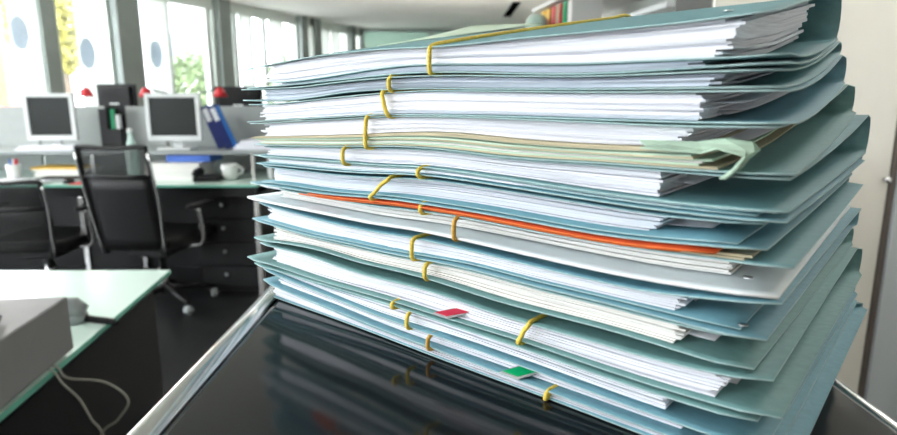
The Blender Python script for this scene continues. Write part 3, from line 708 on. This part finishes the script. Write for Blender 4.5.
# black pen organiser
t = thing('desk_organiser', 'tall black desk organiser with green and white items', 'organiser', (-2.395, 4.28, .918), R(3))
m = MB(); m.box((-.07,-.05,0),(.07,.05,.01)); m.box((-.07,.04,.01),(.07,.05,.30)); m.box((-.07,-.05,.01),(-.06,.04,.27)); m.box((.06,-.05,.01),(.07,.04,.13)); m.box((-.06,-.05,.01),(.06,-.04,.13)); m.box((-.02,-.04,.01),(-.012,.04,.28)); m.box((-.06,-.05,.13),(-.02,-.04,.27))
m.build('box', BLACKP, t)
MB().box((-.008,-.02,.06),(.02,.0,.27)).build('green_folder', GREENB, t); MB().box((.03,-.02,.06),(.05,.02,.23)).build('white_card', LABELW, t, rot=None)
# lamps with red heads
def lamp(label, loc, rz, reach):
    t = thing('desk_lamp', label, 'lamp', loc, rz, 'red desk lamps')
    MB().lathe([(.08,0),(.08,.015),(.02,.025)], 18).build('base', BLACKP, t, smooth=True)
    MB().tube([(0,0,.02),(-.05,0,.32),(reach*.3,0,.56)], .008, 8).build('lower_arm', BLACKM, t, smooth=True)
    MB().tube([(reach*.3,0,.56),(reach*.7,0,.58),(reach,0,.60)], .007, 8).build('upper_arm', BLACKM, t, smooth=True)
    m = MB(); n = 16; prof = [(.014,.07),(.03,.055),(.055,0.0),(.05,0.0),(.01,.05)]
    m.lathe(prof, n); m.build('lamp_head', REDP, t, loc=(reach, 0, .535), smooth=True)
lamp('red-headed desk lamp above the black rear-facing monitor', (-3.0, 4.74, .74), 0, .16)
lamp('red-headed desk lamp just over the silver monitor by the binders', (-2.12, 4.72, .74), R(180), .24)
lamp('red-headed desk lamp in front of the black monitor near the folder stack', (-1.98, 4.66, .74), 0, .22)
# leaning binders
def binder(label, x, lean, h, th, mt, spine_label, y=4.10):
    t = thing('ring_binder', label, 'binder', (x, y, .919), 0, 'leaning blue binders')
    t.rotation_euler = (0, -R(lean), R(20))
    m = MB(); m.box((0,0,0),(.003,.24,h)); m.box((th-.003,0,0),(th,.24,h)); m.box((.003,0,0),(th-.003,.003,h)); m.build('cover', mt, t)
    MB().box((.006,.01,.006),(th-.006,.235,h-.008)).build('paper_block', PAPER, t)
    if spine_label: MB().box((.008,-.0012,h-.11),(th-.008,-.0002,h-.02)).build('spine_label', LABELW, t)
    return t
binder('navy binder leaning next to the silver monitor, white spine label', -1.59, 19, .30, .05, NAVY, True)
binder('navy binder with white spine label, middle of the leaning three', -1.532, 20, .305, .05, NAVY, True)
binder('bright blue slim binder at the end of the leaning row', -1.474, 21, .31, .026, BLUE, False)
# things on and under the riser shelf
tag(MB().box((0,0,0),(.29,.22,.045)).build('storage_box', BLUEB, loc=(-1.87,3.92,.846), bevel=.003), 'flat blue box on white papers under the shelf', 'box')
t = thing('paper_pile', 'pile of white papers under the flat blue box', 'paper pile', (-1.80, 3.98, .74))
for k in range(7): MB().box((-.17+random.uniform(-.01,.01),-.15+random.uniform(-.01,.01),k*.015),(.17+random.uniform(-.01,.01),.14,k*.015+.0147)).build('paper_sheaf', PAPER_C, t)
t = thing('telephone', 'black telephone on far desk with curled handset, beside white cup', 'telephone', (-1.55, 3.80, .74), R(10))
MB().prism([(-.08,-.08),(.08,-.08),(.08,.09),(-.08,.09)], 0, .035).build('body', BLACKP, t, bevel=.008)
MB().tube([(-.06,-.08,.05),(-.06,-.05,.065),(-.06,.05,.065),(-.06,.08,.05)], [.022,.018,.018,.022], 10).build('handset', BLACKP, t, smooth=True)
t = thing('cup', 'white rounded cup on the far desk by the telephone', 'cup', (-1.43, 3.86, .74))
MB().lathe([(.035,0),(.05,.03),(.055,.08),(.05,.10),(.046,.10),(.05,.075),(.045,.03),(.02,.012)], 20).build('bowl', WHITEP, t, smooth=True)
MB().tube([(.052,0,.085),(.08,0,.075),(.082,0,.045),(.052,0,.03)], .006, 8).build('handle', WHITEP, t, smooth=True)
t = thing('paper_pile', 'pile of white papers at the end of the shelf touching the stack edge', 'paper pile', (-1.33, 4.18, .918))
for k in range(5): MB().box((-.13+random.uniform(-.01,.01)+k*.01,-.13,k*.012),(.12+random.uniform(-.02,.01)-k*.012,.13,k*.012+.0117)).build('paper_sheaf', PAPER, t)
t = thing('paper_pile', 'loose papers on the shelf under the monitor at picture edge', 'paper pile', (-2.62, 3.96, .918), R(5))
for k in range(4): MB().box((-.20+random.uniform(-.03,.03),-.05+random.uniform(-.01,.01),k*.009),(.16+random.uniform(-.04,.02),.10,k*.009+.0088)).build('paper_sheaf', PAPER, t)
t = thing('pen_cup', 'white pen cup with red and blue pens on the far desk', 'pen cup', (-2.83, 3.84, .74))
MB().lathe([(.036,0),(.042,.10),(.038,.10),(.032,.006)], 18).build('cup', WHITEP, t, smooth=True)
for k, (dx, mt) in enumerate(((-.018, BLUEB), (.0, WHITEP), (.016, REDP), (.024, REDP))): MB().tube([(dx*.5,0,.01),(dx,.01*(k%2),.135)], .005, 8).build('pen', mt, t, smooth=True)
t = thing('paper_pile', 'white papers spread on the far desk at the picture edge', 'paper pile', (-2.72, 3.70, .74), R(-8))
for k in range(3): MB().box((-.24+k*.05,-.09+k*.01,k*.004),(.12+k*.04,.12,k*.004+.0039)).build('paper_sheaf', PAPER, t)
t = thing('keyboard', 'dark grey keyboard on the far desk behind the papers', 'keyboard', (-2.44, 3.80, .74), R(4))
MB().box((-.19,-.07,0),(.19,.07,.018)).build('case', GREYP, t, bevel=.004)
kb = MB()
for r_ in range(5):
    for c_ in range(14): kb.box((-.18+c_*.0256,-.062+r_*.025,.018),(-.159+c_*.0256,-.042+r_*.025,.024))
kb.build('keys', BLACKP, t)['kind'] = 'stuff'
t = thing('paper_pile', 'stack of white and yellow papers behind the pen cup', 'paper pile', (-2.60, 4.02, .74))
for k in range(5): MB().box((-.17+random.uniform(-.02,.02),-.09,k*.014),(.17+random.uniform(-.03,.02),.1,k*.014+.0137)).build('paper_sheaf', YELB if k == 4 else PAPER_C, t)
tag(MB().box((-.11,-.06,0),(.11,.06,.006)).build('mouse_mat', REDP, loc=(-2.22,3.66,.74), bevel=.002), 'red mat on the far desk edge behind the chair back', 'mat')
t = thing('computer_mouse', 'small dark mouse on the far desk near the red mat', 'mouse', (-2.37, 3.67, .74))
m = MB(); m.lathe([(.03,0),(.034,.012),(.024,.028),(.008,.034)], 16); m.build('shell', BLACKP, t, smooth=True)
t = thing('water_bottle', 'clear plastic bottle standing on the far desk behind the chair', 'bottle', (-2.08, 3.90, .74))
MB().lathe([(.034,0),(.04,.01),(.04,.17),(.036,.2),(.018,.26),(.014,.29),(.014,.30)], 18).build('body', BOTTLE, t, smooth=True)
MB().lathe([(.016,.30),(.016,.325),(.012,.328)], 14).build('cap', WHITEP, t, smooth=True)
# drawer pedestal
t = thing('drawer_pedestal', 'black four-drawer pedestal under the far desk', 'drawer cabinet', (-1.43, 3.98, 0))
MB().box((-.19, -.22, .03), (.19, .24, .655)).build('carcass', BLACKM, t, bevel=.003)
MB().box((-.17, -.20, 0), (.17, .22, .03)).build('plinth', BLACKM, t)
for k, (z0, z1) in enumerate(((.50,.645),(.35,.49),(.19,.34),(.04,.18))):
    d = MB().box((-.187,-.236,z0),(.187,-.221,z1)).build('drawer', BLACKP, t, bevel=.002)
    MB().lathe([(.006,0),(.006,.012),(.012,.016),(.012,.022),(.006,.024)], 12).build('knob', GREYP, d, loc=(-.02,-.236,(z0+z1)/2+.02), rot=(R(90),0,0), smooth=True)

# ================================================================== OFFICE CHAIRS
def chair(label, loc, rz, top=1.0, seat_z=.47, mesh_low=False):
    t = thing('office_chair', label, 'chair', loc, rz)      # faces +y, backrest at -y
    bw = .195; yb = -.25
    sw = lambda z: yb-.10*max(0, (z-seat_z))/.5
    # frame loop
    zt_, zb_ = top, seat_z-.05
    P = [(-bw+.03, sw(zb_), zb_), (-bw, sw(zb_+.15), zb_+.15), (-bw, sw(zt_-.05), zt_-.05), (-bw+.02, sw(zt_), zt_), (0, sw(zt_)-.015, zt_-.008), (bw-.02, sw(zt_), zt_), (bw, sw(zt_-.05), zt_-.05), (bw, sw(zb_+.15), zb_+.15), (bw-.03, sw(zb_), zb_)]
    MB().tube(catm(P, 6), .013, 8).build('back_frame', BLACKM, t, smooth=True)
    for sx in (-1, 1):
        MB().tube(catm([(sx*(bw+.012), sw(zt_-.03)-.008, zt_-.03), (sx*(bw+.014), sw(zb_+.3)-.008, zb_+.3), (sx*(bw-.01), sw(zb_)-.008, zb_)], 6), .006, 8).build('chrome_rail', CHROME, t, smooth=True)
    zm = zt_-.16
    def panel(z0, z1, mt, nm, th=.006):
        mb = MB(); NX, NZ = 8, 6
        for k in range(NZ+1):
            z = z0+(z1-z0)*k/NZ
            for j in range(NX+1):
                x = -bw+.01+(2*bw-.02)*j/NX
                mb.v.append((x, sw(z)-.03*(1-(x/bw)**2), z))
        n = NX+1; mb.f = [(k*n+j, k*n+j+1, (k+1)*n+j+1, (k+1)*n+j) for k in range(NZ) for j in range(NX)]; mb.m = [0]*len(mb.f)
        o = mb.build(nm, mt, t, smooth=True); s_ = o.modifiers.new('s', 'SOLIDIFY'); s_.thickness = th; return o
    panel(zm, zt_-.01, MESHM, 'mesh_panel', .002)
    MB().tube([(-bw, sw(zm), zm), (-bw*.5, sw(zm)-.022, zm), (0, sw(zm)-.03, zm), (bw*.5, sw(zm)-.022, zm), (bw, sw(zm), zm)], .011, 8).build('cross_bar', BLACKM, t, smooth=True)
    panel(zb_+.03, zm-.012, MESHM if mesh_low else BLACKP, 'back_panel')
    m = MB().prism(rrect(-.24, .24, -.22, .25, .06), seat_z-.045, seat_z+.03); m.build('seat', BLACKP, t, bevel=.02)
    MB().box((-.12, -.14, seat_z-.10), (.12, .14, seat_z-.046)).build('tilt_mechanism', BLACKM, t, bevel=.008)
    for sx in (-1, 1):
        MB().tube(catm([(sx*.20, -.02, seat_z-.05), (sx*.28, -.02, seat_z-.03), (sx*.29, -.03, seat_z+.08), (sx*.285, -.05, seat_z+.19)], 6), .013, 8).build('arm_support', CHROME, t, smooth=True)
        MB().prism([(sx*.285+a, b) for a, b in rrect(-.03, .03, -.14, .12, .025)], seat_z+.19, seat_z+.215).build('armrest', BLACKP, t, bevel=.006)
    MB().lathe([(.03, .08), (.03, .24), (.018, .24), (.018, seat_z-.10)], 14).build('gas_post', CHROME, t, smooth=True)
    for k in range(5):
        a = R(90+72*k+20); c, q = math.cos(a), math.sin(a)
        l = MB().tube([(0,0,.115), (.15*c,.15*q,.10), (.29*c,.29*q,.07)], [.028,.022,.014], 8).build('base_leg', BLACKM, t, smooth=True)
        MB().lathe([(.026,-.018),(.028,-.008),(.028,.008),(.026,.018)], 14).build('caster', GREYP, l, loc=(.285*c,.285*q,.028), rot=(R(90),0,a+R(90)), smooth=True)
    return t
chair('black mesh office chair with its back to the camera at the far desk', (-1.76, 3.52, 0), R(-6), 1.005, .44)
chair('low black see-through mesh chair at the far desk by the picture edge', (-2.52, 3.62, 0), R(4), .80, .40, True)

# ================================================================== RIGHT SIDE: CUPBOARDS, HIGH SHELF
t = thing('tall_cupboard', 'tall cream cupboard with small round knob behind the stack', 'cupboard', (1.20, 2.05, 0))
MB().box((-.322, .02, .0), (.335, .36, 2.1)).build('carcass', CREAM_SHADE, t)
MB().box((-.322, 0, .01), (.335, .0195, 2.09)).build('door', CREAM, t, bevel=.002)
MB().lathe([(.006,0),(.006,.012),(.011,.017),(.011,.024),(.005,.027)], 14).build('knob', CHROME, t, loc=(.318, 0, .979), rot=(R(90),0,0), smooth=True)
t = thing('tall_cupboard', 'pale blue-grey cupboard panel at the picture edge beside the cream one', 'cupboard', (1.80, 2.03, 0))
MB().box((-.245, .02, .0), (.40, .36, 2.1)).build('carcass', GREYDOOR, t)
MB().box((-.245, 0, .01), (.40, .0195, 2.09)).build('door', GREYDOOR, t, bevel=.002)
MB().box((-.2605, .012, .0), (-.2455, .09, 2.1)).build('edge_strip', mat('edge_strip_brown', (.16,.13,.11), .6), t)
t = thing('shade_sideboard', 'unseen dark cabinet added behind the stack to shade the cupboards', 'shade_sideboard', (.62, 1.62, 0))  # hidden piece added to keep window light off the lower cupboards
MB().box((-.30, -.22, .06), (.30, .22, 1.06)).build('carcass', BLACKP, t, bevel=.003)
MB().box((-.31, -.23, 1.06), (.31, .23, 1.085)).build('top_board', BLACKM, t, bevel=.003)
MB().box((-.28, -.20, 0), (.28, .20, .06)).build('plinth', BLACKM, t)
for sx in (-1, 1):
    d = MB().box((min(sx*.004, sx*.295), -.238, .07), (max(sx*.004, sx*.295), -.2205, 1.05)).build('door', BLACKP, t, bevel=.002)
    MB().lathe([(.006,0),(.006,.012),(.011,.017),(.011,.024),(.005,.027)], 12).build('knob', CHROME, d, loc=(sx*.04, -.238, .62), rot=(R(90),0,0), smooth=True)
# high shelf with binders, running along the room
t = thing('high_shelf', 'pale high wall shelf carrying yellow and red binders behind the stack', 'shelf', (1.62, 5.0, 0), R(9))
MB().box((-.50, -1.2, 1.80), (.30, 1.6, 1.83)).build('shelf_board', SILVERP, t)
MB().box((-.50, -1.2, 2.15), (.30, 1.6, 2.18)).build('shelf_board', SILVERP, t)
for y in (-1.18, 1.58): MB().box((-.05, y-.02, 0), (.0, y+.02, 2.18)).build('upright', FRAMEW, t)
MB().box((.28, -1.2, 0), (.30, 1.6, 2.15)).build('back_panel', FRAMEW, t)
for k, (y, th, mt, lab) in enumerate([(1.35,.12,YELB,'wide yellow binder at the far end of the high shelf'),(1.20,.10,YELB,'yellow binder beside the red one on the high shelf'),(1.04,.09,REDP,'bright red binder on the high shelf'),(.92,.06,PAPER_T,'narrow tan binder next to the red one on the high shelf'),(.84,.05,REDP,'narrow dark red binder on the high shelf'),(.72,.09,GREENB,'dark green binder on the high shelf'),(.58,.10,PAPER_C,'cream binder on the high shelf beside the green one')]):
    a = R(9); lx, ly = -.46, y
    p = (1.62+lx*math.cos(a)-ly*math.sin(a), 5.0+lx*math.sin(a)+ly*math.cos(a), 1.831)
    tt = thing('ring_binder', lab, 'binder', p, a, 'binders on the high shelf')
    m = MB(); m.box((0,-th/2,0),(.003,th/2,.30)); m.box((.003,-th/2,0),(.28,-th/2+.003,.30)); m.box((.003,th/2-.003,0),(.28,th/2,.30)); m.build('cover', mt, tt)
    MB().box((.006,-th/2+.006,.004),(.27,th/2-.006,.292)).build('paper_block', PAPER, tt)
t = thing('globe', 'pale teal globe on a stand far behind the top folders', 'globe', (.86, 6.0, 0))
MB().lathe([(.16,0),(.16,.03),(.03,.05),(.03,1.82),(.06,1.84)], 18).build('stand', GREYP, t, smooth=True)
MB().lathe([(.115*math.cos(R(a))+.0005, 1.955+.115*math.sin(R(a))) for a in range(-90, 91, 15)], 20).build('sphere', TEALDOME, t, smooth=True)
